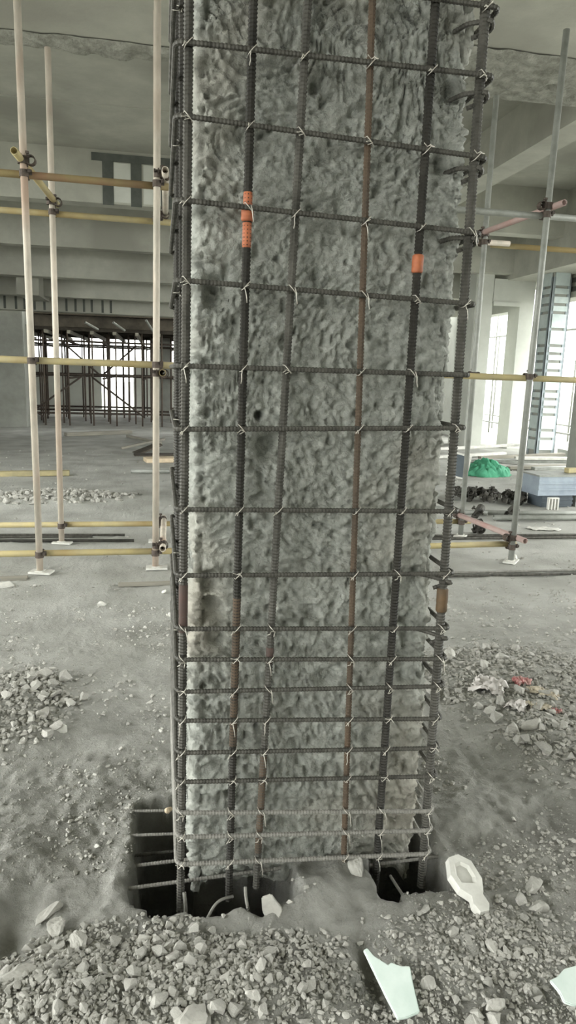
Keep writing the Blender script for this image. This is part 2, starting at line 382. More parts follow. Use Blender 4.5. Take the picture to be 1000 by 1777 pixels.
def finish_core(P, zs, D, Dz, name, m, parent=None):
    n = len(P); X = P[None, :, 0] + D * P[None, :, 2]; Y = P[None, :, 1] + D * P[None, :, 3]; Z = np.broadcast_to(zs[:, None], X.shape) + Dz
    V = np.stack([X, Y, Z], -1).reshape(-1, 3); i = np.arange(X.size).reshape(X.shape); nx = np.roll(i, -1, 1)
    F = np.stack([i[:-1], nx[:-1], nx[1:], i[1:]], -1).reshape(-1, 4).tolist()
    F.append(i[0][::-1].tolist()); F.append(i[-1].tolist())
    me = bpy.data.meshes.new(name); me.from_pydata(V.tolist(), [], F); me.materials.append(m)
    me.polygons.foreach_set('use_smooth', [True] * len(me.polygons))
    return obj(name, me, parent)

CX0, CX1, CY0, CY1 = 0.088, 0.800, 1.862, 2.51
P, s, zs, SS, ZZ, d = make_core(CX0, CX1, CY0, CY1, -0.06, 4.9, 0.0045, 3, 'core')
XF = CX0 + 0.028 + SS
for (x, z, r, dep) in ((0.262, 1.385, 0.011, 0.05), (0.31, 1.295, 0.042, 0.045), (0.285, 1.315, 0.03, 0.03), (0.14, 1.70, 0.04, 0.035), (0.125, 1.39, 0.012, 0.03), (0.385, 2.2, 0.016, 0.03),
                       (0.60, 1.28, 0.012, 0.02), (0.13, 0.92, 0.03, 0.03), (0.14, 0.84, 0.035, 0.035), (0.15, 0.76, 0.028, 0.03), (0.42, 0.83, 0.02, 0.02), (0.20, 2.08, 0.02, 0.02),
                       (0.74, 2.22, 0.022, 0.03), (0.735, 2.05, 0.02, 0.03), (0.73, 0.93, 0.022, 0.02), (0.70, 0.66, 0.02, 0.02), (0.33, 1.58, 0.018, 0.03), (0.56, 2.15, 0.016, 0.02),
                       (0.24, 2.03, 0.022, 0.02), (0.46, 1.93, 0.02, 0.02), (0.19, 1.62, 0.026, 0.025), (0.48, 0.62, 0.03, 0.02), (0.62, 0.42, 0.025, 0.02)):
    rr = np.hypot(XF - x, (ZZ - z) * 0.9) / r * (1 + 0.5 * fbm(XF * 30, ZZ * 30, 2, 77))
    d = d - dep * np.exp(-rr ** 4) * (SS < (CX1 - CX0 - 0.05))
# broken arrises and a tapering ragged foot
per_front = CX1 - CX0 - 0.056
corner = np.minimum(np.abs(SS - per_front - 0.02), np.minimum(SS + 0.02, np.abs(s[-1] + 0.02 - SS)))
d = d - 0.022 * np.exp(-(corner / 0.022) ** 2) * (0.2 + 1.5 * np.clip(vnoise(SS * 4, ZZ * 11, 91) - 0.35, 0, 1))
Dz = 0.05 * sstep(0.05, -0.06, ZZ) * fbm(SS * 12, SS * 0 + 3, 3, 92) * 2
column = thing('concrete_column', 'rough chiselled grey concrete column inside the rebar cage', 'column', (0.444, 2.186, 0))
finish_core(P, zs, d, Dz, 'chiselled_core', MT['column'], column)
pd = MB(); pd.box(0.22, 0.68, 2.08, 2.42, -0.9, -0.03); pd.build('stub', MT['farcol'], column)

# ------------------------------------------------------------------ rebar
def ribbed(path, r, n=8, rib=1.24):
    """path resampled every ~4.5 mm with alternating radius: transverse ribs"""
    P = np.array(path, float); L = np.concatenate([[0], np.cumsum(np.linalg.norm(np.diff(P, axis=0), axis=1))])
    m = int(L[-1] / 0.0045); t = np.linspace(0, L[-1], m)
    Q = np.stack([np.interp(t, L, P[:, k]) for k in range(3)], -1)
    rad = np.where(np.arange(m) % 2 == 0, r, r * rib)
    return ring_tube(Q, rad, n)
def round_path(pts, r, n=8):
    """polyline with its corners rounded"""
    pts = [Vector(p) for p in pts]; out = [pts[0]]
    for i in range(1, len(pts) - 1):
        a, b, c = pts[i - 1], pts[i], pts[i + 1]
        u = (a - b).normalized(); w = (c - b).normalized(); p0 = b + u * r; p1 = b + w * r
        for k in range(n + 1):
            t = k / n; out.append(p0 * (1 - t) ** 2 + b * (2 * t * (1 - t)) + p1 * t * t)
    out.append(pts[-1]); return [tuple(p) for p in out]

def bar_mesh(length, r, m, name='vertical_bar'):
    v, f = ribbed([(0, 0, 0), (0, 0, length)], r); return MB().add(v, f).mesh(name, MT[m])

cage = thing('rebar_cage', 'tall steel rebar cage tied around the chiselled concrete column', 'rebar cage', (0.43, 2.15, 0))
CG = Vector(cage.location)
def cpart(name, me, loc, rot=(0, 0, 0), parent=None):
    o = bpy.data.objects.new(name, me); C.objects.link(o); o.parent = parent or cage
    o.location = Vector(loc) - (CG if not parent else Vector((0, 0, 0))); o.rotation_euler = rot; return o
YB = 1.797
ZT = 2.36
bars = {}   # name: x at z=2.36, x at z=0, bottom z, material, radius
spec = [('b0', 0.071, 0.052, -0.075, 'steel', 0.0100), ('b1', 0.219, 0.195, -0.055, 'steel_dark', 0.0095), ('b2', 0.348, 0.277, -0.02, 'steel', 0.0092),
        ('b3', 0.505, 0.546, -0.05, 'rust', 0.0078), ('b4', 0.663, 0.652, -0.08, 'steel_dark', 0.0100), ('b5', 0.793, 0.804, -0.08, 'steel', 0.0112)]
def barx(k, z):
    n, xt, xb, zb, m, r = spec[k]; return xb + (xt - xb) * z / ZT
for k, (n, xt, xb, zb, m, r) in enumerate(spec):
    ang = math.atan2(xt - xb, ZT)
    o = cpart('vertical_bar', bar_mesh((4.88 - zb) / math.cos(ang), r, m), (barx(k, zb), YB, zb), (0, ang, 0)); bars[n] = o
def collar(parent_key, z, r, h, m, name='coupler', label=None):
    k = int(parent_key[1]); b = MB(); o = bars[parent_key]
    prof = [(r * 0.8, 0), (r, 0.004), (r, h * 0.3), (r * 0.95, h * 0.34), (r, h * 0.4), (r, h - 0.004), (r * 0.8, h)]
    n = 14; v = []; f = []
    for (rr, zz_) in prof:
        for j in range(n):
            t = 2 * math.pi * j / n; v.append((rr * math.cos(t), rr * math.sin(t), zz_))
    for i in range(len(prof) - 1):
        for j in range(n): f.append((i * n + j, i * n + (j + 1) % n, (i + 1) * n + (j + 1) % n, (i + 1) * n + j))
    f.append(tuple(reversed(range(n)))); f.append(tuple(range((len(prof) - 1) * n, len(prof) * n)))
    b.add(v, f); c = obj(name, b.mesh(name, MT[m], True), o, (0, 0, z - spec[k][3]))
    if label: c['label'] = label
    return c
collar('b1', 1.862, 0.0155, 0.034, 'orange', label='orange painted threaded coupler')
collar('b1', 1.80, 0.0112, 0.062, 'orange', 'paint_band', 'orange paint on the bar')
collar('b1', 1.896, 0.0112, 0.035, 'orange', 'paint_band', 'orange paint on the bar')
collar('b4', 1.765, 0.0150, 0.046, 'orange', label='orange painted threaded coupler')
collar('b5', 0.835, 0.0165, 0.072, 'brownc', label='brown threaded coupler')
collar('b2', 0.70, 0.0108, 0.05, 'redrust', 'paint_band', 'red rusted length')
collar('b2', 0.10, 0.0104, 0.32, 'rust', 'paint_band', 'brown rusted length')
collar('b0', 0.80, 0.0122, 0.14, 'redrust', 'paint_band', 'red rusted length')
collar('b1', 0.45, 0.0108, 0.45, 'rust', 'paint_band', 'brown rusted length')
# side and back bars
me_s = bar_mesh(4.93, 0.0100, 'steel'); me_g = bar_mesh(4.93, 0.0100, 'steel_dark')
for y in (1.985, 2.17, 2.36): cpart('vertical_bar', me_g, (0.060 + 0.004 * math.sin(y * 20), y, -0.06))
for y in (1.985, 2.17, 2.36): cpart('vertical_bar', me_s, (0.802, y, -0.06))
for x in (0.06, 0.21, 0.36, 0.51, 0.66, 0.802): cpart('vertical_bar', me_s, (x, 2.545, -0.06))
# stirrups: height at the left bar and at the right bar
RS = 0.0060
sx0, sx1, sy0, sy1 = 0.040, 0.824, YB - 0.0172, 2.562
loop = round_path([(0.30, 0.781, -0.02), (0.0, 0.781, 0.0), (0.0, 0.0, 0.0), (sx1 - sx0, 0, 0), (sx1 - sx0, sy1 - sy0, 0.0), (0.02, sy1 - sy0, 0.004)], 0.026, 8)
v, f = ribbed(loop, RS, 8, 1.22)
me_st = MB().add(v, f).mesh('stirrup', MT['steel']); me_sg = me_st.copy(); me_sg.materials[0] = MT['steel_grey']
STIR = [(2.395, 2.391), (2.235, 2.239), (2.081, 2.053), (1.897, 1.872), (1.714, 1.695), (1.510, 1.510), (1.352, 1.367), (1.145, 1.136), (0.967, 0.955),
        (0.818, 0.791), (0.730, 0.697), (0.636, 0.611), (0.550, 0.508), (0.453, 0.412), (0.363, 0.319), (0.266, 0.202), (0.188, 0.135), (0.099, 0.053)]
for z in np.arange(2.55, 4.8, 0.165): STIR.append((float(z), float(z) - 0.01))
for k, (zl, zr) in enumerate(STIR):
    cpart('stirrup', me_sg if zl < 0.3 else me_st, (sx0, sy0, zl), (0, -math.atan2(zr - zl, 0.735), 0))
# tie wires where stirrup and bar cross
def tie_mesh(sd):
    rr = random.Random(sd); b = MB(); a = rr.choice((-1, 1)); w = 0.0105
    b.tube([(-w * a, 0.010, w), (-w * a * 0.8, -0.006, w * 0.9), (0, -0.0088, 0), (w * a * 0.8, -0.006, -w * 0.9), (w * a, 0.010, -w)], 0.0011, 5)
    L = rr.uniform(0.012, 0.026); th = rr.uniform(0, 6.28)
    p = np.array([w * a * 0.5, -0.009, -w * 0.5 if rr.random() < .5 else w * 0.4]); q = [tuple(p)]
    for i in range(1, 5): q.append(tuple(p + np.array([math.cos(th) * L * i / 4, -0.004 * i * rr.random(), math.sin(th) * L * i / 4 - 0.0012 * i * i]) + np.array([0.001 * math.sin(i * 3), 0, 0.001 * math.cos(i * 3)])))
    b.tube(q, 0.0012, 5)
    if rr.random() < 0.5:
        th += rr.uniform(1, 2.5); b.tube([tuple(p), tuple(p + np.array([math.cos(th) * L * .6, -0.006, math.sin(th) * L * .6]))], 0.0011, 5)
    return b.mesh('tie_wire', MT['wire'], True)
ties = [tie_mesh(i) for i in range(9)]
for k, (zl, zr) in enumerate(STIR[:18]):
    for j in range(6):
        if random.random() < 0.06: continue
        z0 = zl + (zr - zl) * 0.5; x = barx(j, z0); z = zl + (zr - zl) * (x - sx0) / 0.735
        cpart('tie_wire', random.choice(ties), (x, YB - 0.017, z), (0, 0, 0))
    if k % 2 == 0: cpart('tie_wire', random.choice(ties), (0.047, 1.985, zl), (0, 0, 1.57))
# hooked cross ties coming out of the column at its right edge
hk = MB().add(*ribbed(round_path([(-0.05, 0.07, 0.0), (-0.03, 0.03, 0.004), (0.016, -0.016, -0.002), (0.026, 0.012, -0.012), (-0.02, 0.024, -0.03)], 0.012, 6), 0.0055, 8)).mesh('cross_tie', MT['steel'])
for z in (2.365, 2.205, 2.03, 1.86, 0.93, 0.76): cpart('cross_tie', hk, (barx(5, z), YB, z))

# ------------------------------------------------------------------ the other caged column behind it
P, s, zs, SS, ZZ, d2 = make_core(0.24, 0.95, 8.0, 8.7, -0.1, 4.9, 0.03, 31, 'core')
col2 = thing('concrete_column', 'second chiselled concrete column standing behind the first', 'column', (0.6, 8.35, 0))
finish_core(P, zs, d2, d2 * 0, 'chiselled_core', MT['column'], col2)
cage2 = thing('rebar_cage', 'rebar cage around the second column, a sliver seen left of the first', 'rebar cage', (0.58, 8.3, 0))
pm = MB().tube([(0, 0, 0), (0, 0, 3.8)], 0.0115, 8).mesh('vertical_bar', MT['steel'], True)
for x in (0.19, 0.37, 0.55, 0.73, 0.97): obj('vertical_bar', pm, cage2, (x - 0.58, 7.93 - 8.3, -0.05))
for y in (8.15, 8.4, 8.65): obj('vertical_bar', pm, cage2, (0.19 - 0.58, y - 8.3, -0.05)); obj('vertical_bar', pm, cage2, (0.97 - 0.58, y - 8.3, -0.05))
lm = MB().tube(round_path([(0.3, 0.84, 0), (0, 0.84, 0), (0, 0, 0), (0.81, 0, 0), (0.81, 0.84, 0), (0.02, 0.83, 0.01)], 0.03, 5), 0.006, 6).mesh('stirrup', MT['steel'], True)
z = 0.08
while z < 3.75:
    obj('stirrup', lm, cage2, (0.173 - 0.58, 7.912 - 8.3, z)); z += 0.1 if z < 1 else (0.17 if z < 3 else 0.1)

# ------------------------------------------------------------------ tube scaffold behind the column
SC0 = Vector((1.0, 5.6, 0))
sc = thing('tube_scaffold', 'clamped tube scaffold with yellow ledgers running behind the column', 'scaffold', SC0)
def pp(name, p0, p1, m, r=0.024):
    o = MB().pipe(p0, p1, r).build(name, MT[m], sc); 
    me_ = o.data; me_.polygons.foreach_set('use_smooth', [True] * len(me_.polygons)); return o
YF, YK = 5.15, 6.06
posts = [(-0.875, -0.872, YF, 4.22), (-0.040, 0.005, YF, 4.24), (2.875, 2.915, YF, 4.0), (-0.842, -0.82, YK, 3.86), (-0.035, -0.01, YK, 4.2), (2.835, 2.84, YK, 3.87)]
for xb, xt, y, zt in posts: pp('post', (xb, y, hz(xb, y) - 0.02), (xt, y + 0.01, zt), 'tube_white' if xb < 1 else 'tube_grey')
OFF = 0.052
pp('ledger', (-3.0, YF + OFF, 2.755), (0.22, YF + OFF, 2.735), 'tube_olive'); pp('ledger', (0.12, YF + OFF, 2.735), (4.4, YF + OFF, 2.74), 'tube_grey')
pp('ledger', (-3.0, YF + OFF, 1.545), (1.6, YF + OFF, 1.52), 'tube_yellow'); pp('ledger', (1.7, YF + OFF, 1.525), (4.6, YF + OFF, 1.51), 'tube_yellow')
pp('ledger', (-3.0, YF + OFF, 0.135), (1.4, YF + OFF, 0.14), 'tube_yellow'); pp('ledger', (1.5, YF + OFF, 0.14), (2.93, YF + OFF, 0.155), 'tube_yellow')
pp('ledger', (-3.0, YK + OFF, 2.70), (0.9, YK + OFF, 2.675), 'tube_yellow'); pp('ledger', (1.0, YK + OFF, 2.70), (3.1, YK + OFF, 2.70), 'tube_white')
pp('ledger', (2.95, YK + OFF + 0.05, 2.69), (5.0, YK + OFF + 0.05, 2.69), 'tube_yellow')
pp('ledger', (-3.0, YK + OFF, 1.55), (3.3, YK + OFF, 1.53), 'tube_white')
pp('ledger', (-3.0, YK + OFF, 0.155), (2.95, YK + OFF, 0.15), 'tube_yellow')
pp('transom', (-0.90, YF - 0.16, 2.83), (-0.80, YK + 0.12, 2.77), 'tube_yellow')
pp('transom', (0.045, YF - 0.12, 2.80), (0.055, YK + 0.12, 2.74), 'tube_white')
pp('transom', (0.020, YF - 0.13, 1.475), (0.03, YK + 0.15, 1.48), 'tube_olive')
pp('transom', (0.015, YF - 0.10, 0.195), (0.03, YK + 0.10, 0.20), 'tube_white')
pp('transom', (2.955, YF - 0.13, 2.80), (2.80, YK + 0.10, 2.765), 'tube_pink')
pp('transom', (2.92, YF - 0.12, 0.22), (2.78, YK + 0.14, 0.225), 'tube_pink')
# clamp: two collars at a right angle, body and bolts
cb = MB()
for ring, (a0, a1) in enumerate((((0, 0, -0.022), (0, 0, 0.022)), ((-0.024, 0.052, 0), (0.024, 0.052, 0)))):
    cb.pipe(a0, a1, 0.0305, 0.006, 12)
cb.box(-0.022, 0.022, 0.012, 0.04, -0.022, 0.022)
cb.tube([(0.036, -0.02, 0.012), (0.036, 0.05, 0.012)], 0.006, 6); cb.box(0.026, 0.046, -0.03, -0.018, 0.002, 0.022); cb.box(0.024, 0.05, -0.004, 0.004, -0.008, 0.026)
cb.tube([(0.0, 0.03, -0.04), (0.0, 0.03, 0.045)], 0.006, 6); cb.box(-0.011, 0.011, 0.02, 0.042, 0.04, 0.053)
me_c = cb.mesh('clamp', MT['clamp'])
def clamp(x, y, z, rz=0, sz=1.0):
    o = obj('clamp', me_c, sc, Vector((x, y, z)) - SC0); o.rotation_euler = (0, 0, rz); o.scale = (sz,) * 3; return o
for xb, xt, y, zt in posts:
    for z in ((2.74, 1.53, 0.14) if y == YF else (2.69, 1.54, 0.152)):
        x = xb + (xt - xb) * z / zt; clamp(x, y + 0.01 * z / zt, z)
for (x, y, z) in ((-0.88, YF, 2.82), (-0.835, YK, 2.765), (0.0, YF, 2.80), (0.0, YK, 2.73), (-0.02, YF, 1.47), (-0.02, YK, 1.47), (-0.03, YF, 0.2), (-0.03, YK, 0.2), (2.905, YF, 2.80), (2.84, YK, 2.76), (2.88, YF, 0.22), (2.83, YK, 0.225)):
    o = clamp(x, y, z, math.pi / 2 * (-1 if x < 1 else 1), 1.05)
def foot(x, y):
    b = MB(); b.box(-0.07, 0.09, -0.05, 0.05, 0, 0.014); b.box(-0.03, 0.03, -0.03, 0.03, 0.014, 0.02)
    o = b.build('foot_pad', MT['white'], sc, loc=Vector((x, y, hz(x, y) + 0.004)) - SC0); o.rotation_euler = (0, 0, 0.3 * x); return o
for xb, xt, y, zt in posts: foot(xb, y)

# ------------------------------------------------------------------ dense shoring props in the far bay
sh = thing('shoring_props', 'dense forest of rusty shoring props and cross tubes in the far bay', 'scaffold', (-1.6, 21, 0))
SH = Vector(sh.location)
pmesh = MB().tube([(0, 0, 0), (0, 0, 2.75)], 0.021, 8).mesh('prop', MT['prop'], True)
for r_, y in enumerate((18.7, 19.5, 20.3, 21.1, 21.9, 22.7, 23.5)):
    for k in range(12):
        x = -5.3 + 0.60 * k + 0.137 * ((r_ * 3) % 7) + random.uniform(-0.06, 0.06)
        if -0.45 < x < 0.5 and 21.3 < y < 22.2: continue
        obj('prop', pmesh, sh, Vector((x, y, 0)) - SH)
lmesh = MB().tube([(-5.6, 0, 0), (2.0, 0, 0)], 0.026, 8).mesh('cross_tube', MT['clamp'], True)
for y in (18.75, 20.55, 22.35):
    for z in (0.3, 1.27, 2.12): obj('cross_tube', lmesh, sh, Vector((0, y, z + random.uniform(-.03, .03))) - SH)
ymesh = MB().tube([(0, 18.3, 0), (0, 23.6, 0)], 0.026, 8).mesh('cross_tube', MT['clamp'], True)
for x in (-4.6, -3.3, -2.2, -1.4, -0.4, 0.4):
    for z in (1.22, 2.1): obj('cross_tube', ymesh, sh, Vector((x, 0, z)) - SH)
for (x0, z0, x1, z1, y) in ((-3.4, 0.2, -1.9, 1.3, 18.62), (-1.7, 1.25, -0.4, 0.25, 18.62), (-2.4, 2.1, -1.5, 1.3, 18.62), (-1.5, 1.3, -0.6, 2.1, 19.5), (-4.2, 1.2, -2.9, 0.2, 18.6)):
    MB().tube([(x0, y, z0), (x1, y, z1)], 0.024, 8).build('brace', MT['clamp'], sh, True)
for k in range(12):
    x = -5 + k * 0.55; MB().box(x, x + 0.08, 18.35, 23.6, 2.3, 2.38).build('joist', MT['wood'], sh)
for k in range(5):
    MB().box(-5.4, 1.8, 18.6 + k * 1.1, 18.68 + k * 1.1, 2.38, 2.46).build('joist', MT['formwork'], sh)
MB().box(-3.9, 1.6, 18.5, 18.9, 2.46, 2.74).build('form_board', MT['formwork'], sh)
for x, a in ((-3.1, 0.5), (-1.5, 0.5), (-0.85, 0.6), (-0.15, 1.0)):
    MB().pipe((x, 18.3, 2.42), (x - 0.32 * math.cos(a), 18.05, 2.42 + 0.3 * math.sin(a)), 0.03).build('tube_end', MT['tube_grey'], sh)

# scaffold outside the bright openings
ex = thing('facade_scaffold', 'thin pale facade scaffold outside the bright openings', 'scaffold', (9.4, 14, 0))
EX = Vector(ex.location)
em = MB().tube([(0, 0, -0.2), (0, 0, 6)], 0.024, 8).mesh('post', MT['tube_grey'], True)
for y in (9.0, 10.4, 11.8, 13.2, 14.6, 16.0, 17.4, 18.8, 20.2):
    obj('post', em, ex, Vector((9.4, y, 0)) - EX); obj('post', em, ex, Vector((10.3, y + 0.2, 0)) - EX)
el = MB().tube([(0, 8, 0), (0, 21, 0)], 0.024, 8).mesh('ledger', MT['tube_grey'], True)
for z in (0.3, 1.5, 2.7, 3.9):
    obj('ledger', el, ex, Vector((9.4, 0, z)) - EX); obj('ledger', el, ex, Vector((10.3, 0, z + 0.1)) - EX)

# ------------------------------------------------------------------ stones
def hull_stone(sd, n=16, flat=0.7):
    rr = np.random.default_rng(sd); p = rr.normal(size=(n, 3)); p /= np.linalg.norm(p, axis=1)[:, None]
    p *= rr.uniform(0.75, 1.1, (n, 1)); p *= np.array([1.0, rr.uniform(0.6, 0.95), flat * rr.uniform(0.65, 1.1)])
    b = bmesh.new()
    for q_ in p: b.verts.new(q_)
    r = bmesh.ops.convex_hull(b, input=b.verts[:]); bmesh.ops.delete(b, geom=[e for e in r['geom_interior'] if isinstance(e, bmesh.types.BMVert)], context='VERTS')
    b.verts.ensure_lookup_table(); b.verts.index_update()
    V = np.array([v_.co[:] for v_ in b.verts]); F = [[v_.index for v_ in f_.verts] for f_ in b.faces]; b.free()
    return V, F
HS = [hull_stone(i, 18 if i % 2 else 13, 0.75 if i % 3 else 0.5) for i in range(18)]
HM = []
for V, F in HS:
    b = MB().add(V, F); HM.append((b.mesh('rubble_stone', MT['stone']), b.mesh('rubble_stone', MT['stone_d'])))

def big_rock(name, label, x, y, sx, sy, sz, rz, sd, m='stone', dz=0.0):
    b = bmesh.new(); bmesh.ops.create_icosphere(b, subdivisions=4, radius=1)
    rr = np.random.default_rng(sd); V = np.array([v_.co[:] for v_ in b.verts])
    N = rr.normal(size=(11, 3)); N /= np.linalg.norm(N, axis=1)[:, None]; D = rr.uniform(0.42, 0.85, 11)
    for n_, d_ in zip(N, D):
        t = V @ n_ - d_; V = V - np.outer(np.maximum(t, 0) * 0.985, n_)
    V *= (1 + 0.16 * fbm(V[:, 0] * 3.5 + V[:, 2], V[:, 1] * 2.5 - V[:, 2], 4, sd)[:, None] * 2)
    V *= np.array([sx, sy, sz])
    for v_, c in zip(b.verts, V): v_.co = c
    me_ = bpy.data.meshes.new(name); b.to_mesh(me_); b.free(); me_.materials.append(MT[m])
    o = obj(name, me_, None, (x, y, hz(x, y) + sz * 0.35 + dz)); o.rotation_euler = (rr.uniform(-.25, .25), rr.uniform(-.25, .25), rz)
    return tag(o, label, 'rubble')
big_rock('concrete_chunk', 'large flat concrete slab piece at the bottom edge below the left pit', 0.060, 1.355, 0.055, 0.042, 0.022, 0.2, 1)
big_rock('concrete_chunk', 'broad flat stone at the left edge of the bottom rubble', -0.355, 1.525, 0.047, 0.026, 0.018, 0.1, 2)
big_rock('concrete_chunk', 'big rounded lump beside the dark hollow at lower left', -0.285, 1.690, 0.037, 0.034, 0.028, 0.7, 3)
big_rock('concrete_chunk', 'pale tilted flake above the big rounded lump at lower left', -0.315, 1.770, 0.045, 0.020, 0.016, 0.7, 4, 'stone')
big_rock('concrete_chunk', 'upright ragged lump right below the big rounded lump', -0.225, 1.625, 0.028, 0.038, 0.026, 0.2, 5)
big_rock('concrete_chunk', 'long pale stone lying in front of the left pit edge', -0.055, 1.625, 0.028, 0.014, 0.014, -0.1, 6)
big_rock('concrete_chunk', 'grey pointed lump right of the white dish by the right edge', 1.10, 1.655, 0.036, 0.032, 0.024, 0.2, 7, 'stone_d')
big_rock('concrete_chunk', 'second grey lump below the pointed one by the right edge', 1.075, 1.575, 0.034, 0.022, 0.018, 0.1, 8, 'stone_d')
big_rock('concrete_chunk', 'round lump just right of the pale green shard', 0.655, 1.375, 0.020, 0.020, 0.018, 0.1, 9)
big_rock('concrete_chunk', 'long lump pair at the bottom right between the green shards', 0.80, 1.29, 0.034, 0.022, 0.018, 0.5, 10)
big_rock('concrete_chunk', 'lump right of the soil ridge below the white dish', 0.865, 1.455, 0.025, 0.020, 0.016, -0.4, 11)
big_rock('concrete_chunk', 'pale faceted lump in the middle of the bottom rubble', 0.215, 1.385, 0.026, 0.018, 0.018, 0.1, 12)
big_rock('concrete_chunk', 'stone standing at the right pit rim against the column foot', 0.585, 1.775, 0.030, 0.035, 0.03, 0.6, 13, 'stone_d')
big_rock('concrete_chunk', 'chunk at the bottom edge left of the large flat slab', -0.035, 1.345, 0.032, 0.024, 0.018, -0.6, 14)
big_rock('concrete_chunk', 'pale rubble slab in the right heap near the red wrapper', 1.83, 2.80, 0.085, 0.04, 0.03, 0.1, 15)
big_rock('concrete_chunk', 'flat pale slab low in the right heap below the wrappers', 1.56, 2.47, 0.075, 0.03, 0.022, 0.1, 16)
big_rock('concrete_chunk', 'grey slab on top of the left heap', -0.58, 3.33, 0.075, 0.035, 0.025, 0.1, 17)
big_rock('concrete_chunk', 'rounded block at the front of the left heap', -0.50, 2.90, 0.04, 0.03, 0.03, 0.4, 18)
big_rock('concrete_chunk', 'leaning block high in the right heap beside the column', 1.50, 3.22, 0.055, 0.04, 0.03, 0.8, 19)

CORE_ = (0.03, 0.86, 1.80, 2.62)
def free(x, y, m=0.02):
    if CORE_[0] < x < CORE_[1] and CORE_[2] < y < CORE_[3]: return False
    return float(pit(np.array([x]), np.array([y]))[0]) > m
# zone: centre, half sizes, name for label, individuals, gravel, size range
ZONES = [((-0.16, 1.50), (0.36, 0.17), 'lump of grey rubble in the heap at bottom left', 112, 3200, (0.012, 0.029)),
         ((0.27, 1.46), (0.20, 0.14), 'lump of grey rubble in the heap below the left pit', 36, 1100, (0.011, 0.024)),
         ((0.86, 1.43), (0.30, 0.18), 'lump of grey rubble between the two pale green shards', 42, 1300, (0.010, 0.026)),
         ((1.70, 2.42), (0.30, 0.22), 'lump of grey rubble in the heap at the right edge', 32, 700, (0.017, 0.046)),
         ((1.72, 3.02), (0.48, 0.36), 'lump of grey rubble in the heap right of the column', 36, 1500, (0.018, 0.046)),
         ((-0.70, 3.02), (0.28, 0.36), 'lump of grey rubble in the heap at the left edge', 42, 900, (0.020, 0.048))]
def euler(): return (random.uniform(-.5, .5), random.uniform(-.5, .5), random.uniform(0, 6.28))
def gauss_pt(c, h):
    while True:
        x = random.uniform(-1.25, 1.25); y = random.uniform(-1.25, 1.25)
        if x * x + y * y < 0.55 + random.random(): return c[0] + h[0] * x, c[1] + h[1] * y
def stuff(name, label, cat, pts, m='stone_d'):
    """pts: x, y, size; one joined object of many small hull stones"""
    VV = []; FF = []; o = 0
    H_ = hgt(np.array([p[0] for p in pts]), np.array([p[1] for p in pts]))
    for (x, y, s_), z in zip(pts, H_):
        V, F = random.choice(HS); R = np.array(Matrix.Rotation(random.uniform(0, 6.28), 3, 'Z') @ Matrix.Rotation(random.uniform(-.6, .6), 3, 'X'))
        VV.append((V * s_) @ R.T + np.array([x, y, z + s_ * random.uniform(0.05, 0.4)])); FF.extend([[i + o for i in q_] for q_ in F]); o += len(V)
    me_ = bpy.data.meshes.new(name); me_.from_pydata(np.concatenate(VV).tolist(), [], FF); me_.materials.append(MT[m])
    return tag(obj(name, me_), label, cat, None, 'stuff')
for zi, (c, h, lab, n, g, (s0, s1)) in enumerate(ZONES):
    k = 0
    while k < n:
        x, y = gauss_pt(c, h)
        if not free(x, y): continue
        s_ = s0 + (s1 - s0) * random.random() ** 1.4
        o = obj('rubble_stone', random.choice(HM)[random.random() < 0.35], None, (x, y, hz(x, y) + s_ * 0.35)); o.scale = (s_,) * 3; o.rotation_euler = euler()
        dark = o.data.materials[0] == MT['stone_d']; big = s_ > (s0 + s1) / 2
        part_ = ('back ' if y > c[1] else 'front ') + ('left' if x < c[0] else 'right')
        where = lab.split('rubble ')[1]
        where = where.replace('in the heap', 'heap') if 'heap' in where else 'spread ' + where
        tag(o, ('large ' if big else 'small ') + ('dull grey ' if dark else 'pale grey ') + 'rubble lump, ' + part_ + ' of the ' + where, 'rubble', lab.replace('lump of grey', 'lumps of grey')); k += 1
    pts = []
    while len(pts) < g:
        x, y = gauss_pt(c, h)
        if free(x, y, 0.008): pts.append((x, y, random.uniform(0.25, 0.75) * s0 + 0.5 * s0 * random.random() ** 3))
    stuff('gravel', 'fine gravel and crumbs around each ' + lab, 'gravel', pts)
# grit over the whole near floor and the far rubble heap
pts = []
while len(pts) < 13000:
    y = 1.15 + 4.0 * random.random() ** 2.0; x = random.uniform(-0.35 * y, 0.85 * y)
    if vnoise(np.array([x * 5]), np.array([y * 5]), 12)[0] < 0.42 + 0.2 * random.random(): continue
    if free(x, y, 0.004): pts.append((x, y, (0.0014 + 0.004 * random.random() ** 3) * (0.6 + 0.35 * y)))
stuff('grit', 'loose grit and crumbs scattered over the dusty near ground', 'grit', pts)
pts = []
while len(pts) < 5200:
    y = 1.15 + 3.2 * random.random() ** 1.7; x = random.uniform(-0.35 * y, 0.85 * y)
    w = 1.0 if (x > 0.84 and y < 2.6) or (0.36 < x < 0.64 and y < 1.86) else 0.45
    if random.random() > w or vnoise(np.array([x * 4 + 9]), np.array([y * 4]), 15)[0] < 0.35 + 0.3 * random.random(): continue
    if free(x, y, 0.004): pts.append((x, y, (0.0036 + 0.0085 * random.random() ** 2.5) * (0.75 + 0.16 * y)))
stuff('soil_clods', 'small soil clods and crumbs thrown up around the pits and the column foot', 'soil', pts, 'stone')
pts = []
while len(pts) < 420:
    x, y = gauss_pt((-1.15, 8.15), (0.75, 0.36)); pts.append((x, y, random.uniform(0.02, 0.05)))
stuff('rubble', 'low rubble heap on the floor behind the left scaffold posts', 'rubble', pts)
pts = []
while len(pts) < 500:
    x, y = random.uniform(-3, 7), random.uniform(4.5, 13)
    if not (0 < x < 1.1 and 7.8 < y < 8.9): pts.append((x, y, random.uniform(0.008, 0.022)))
stuff('grit', 'scattered small crumbs on the far pale floor', 'grit', pts)

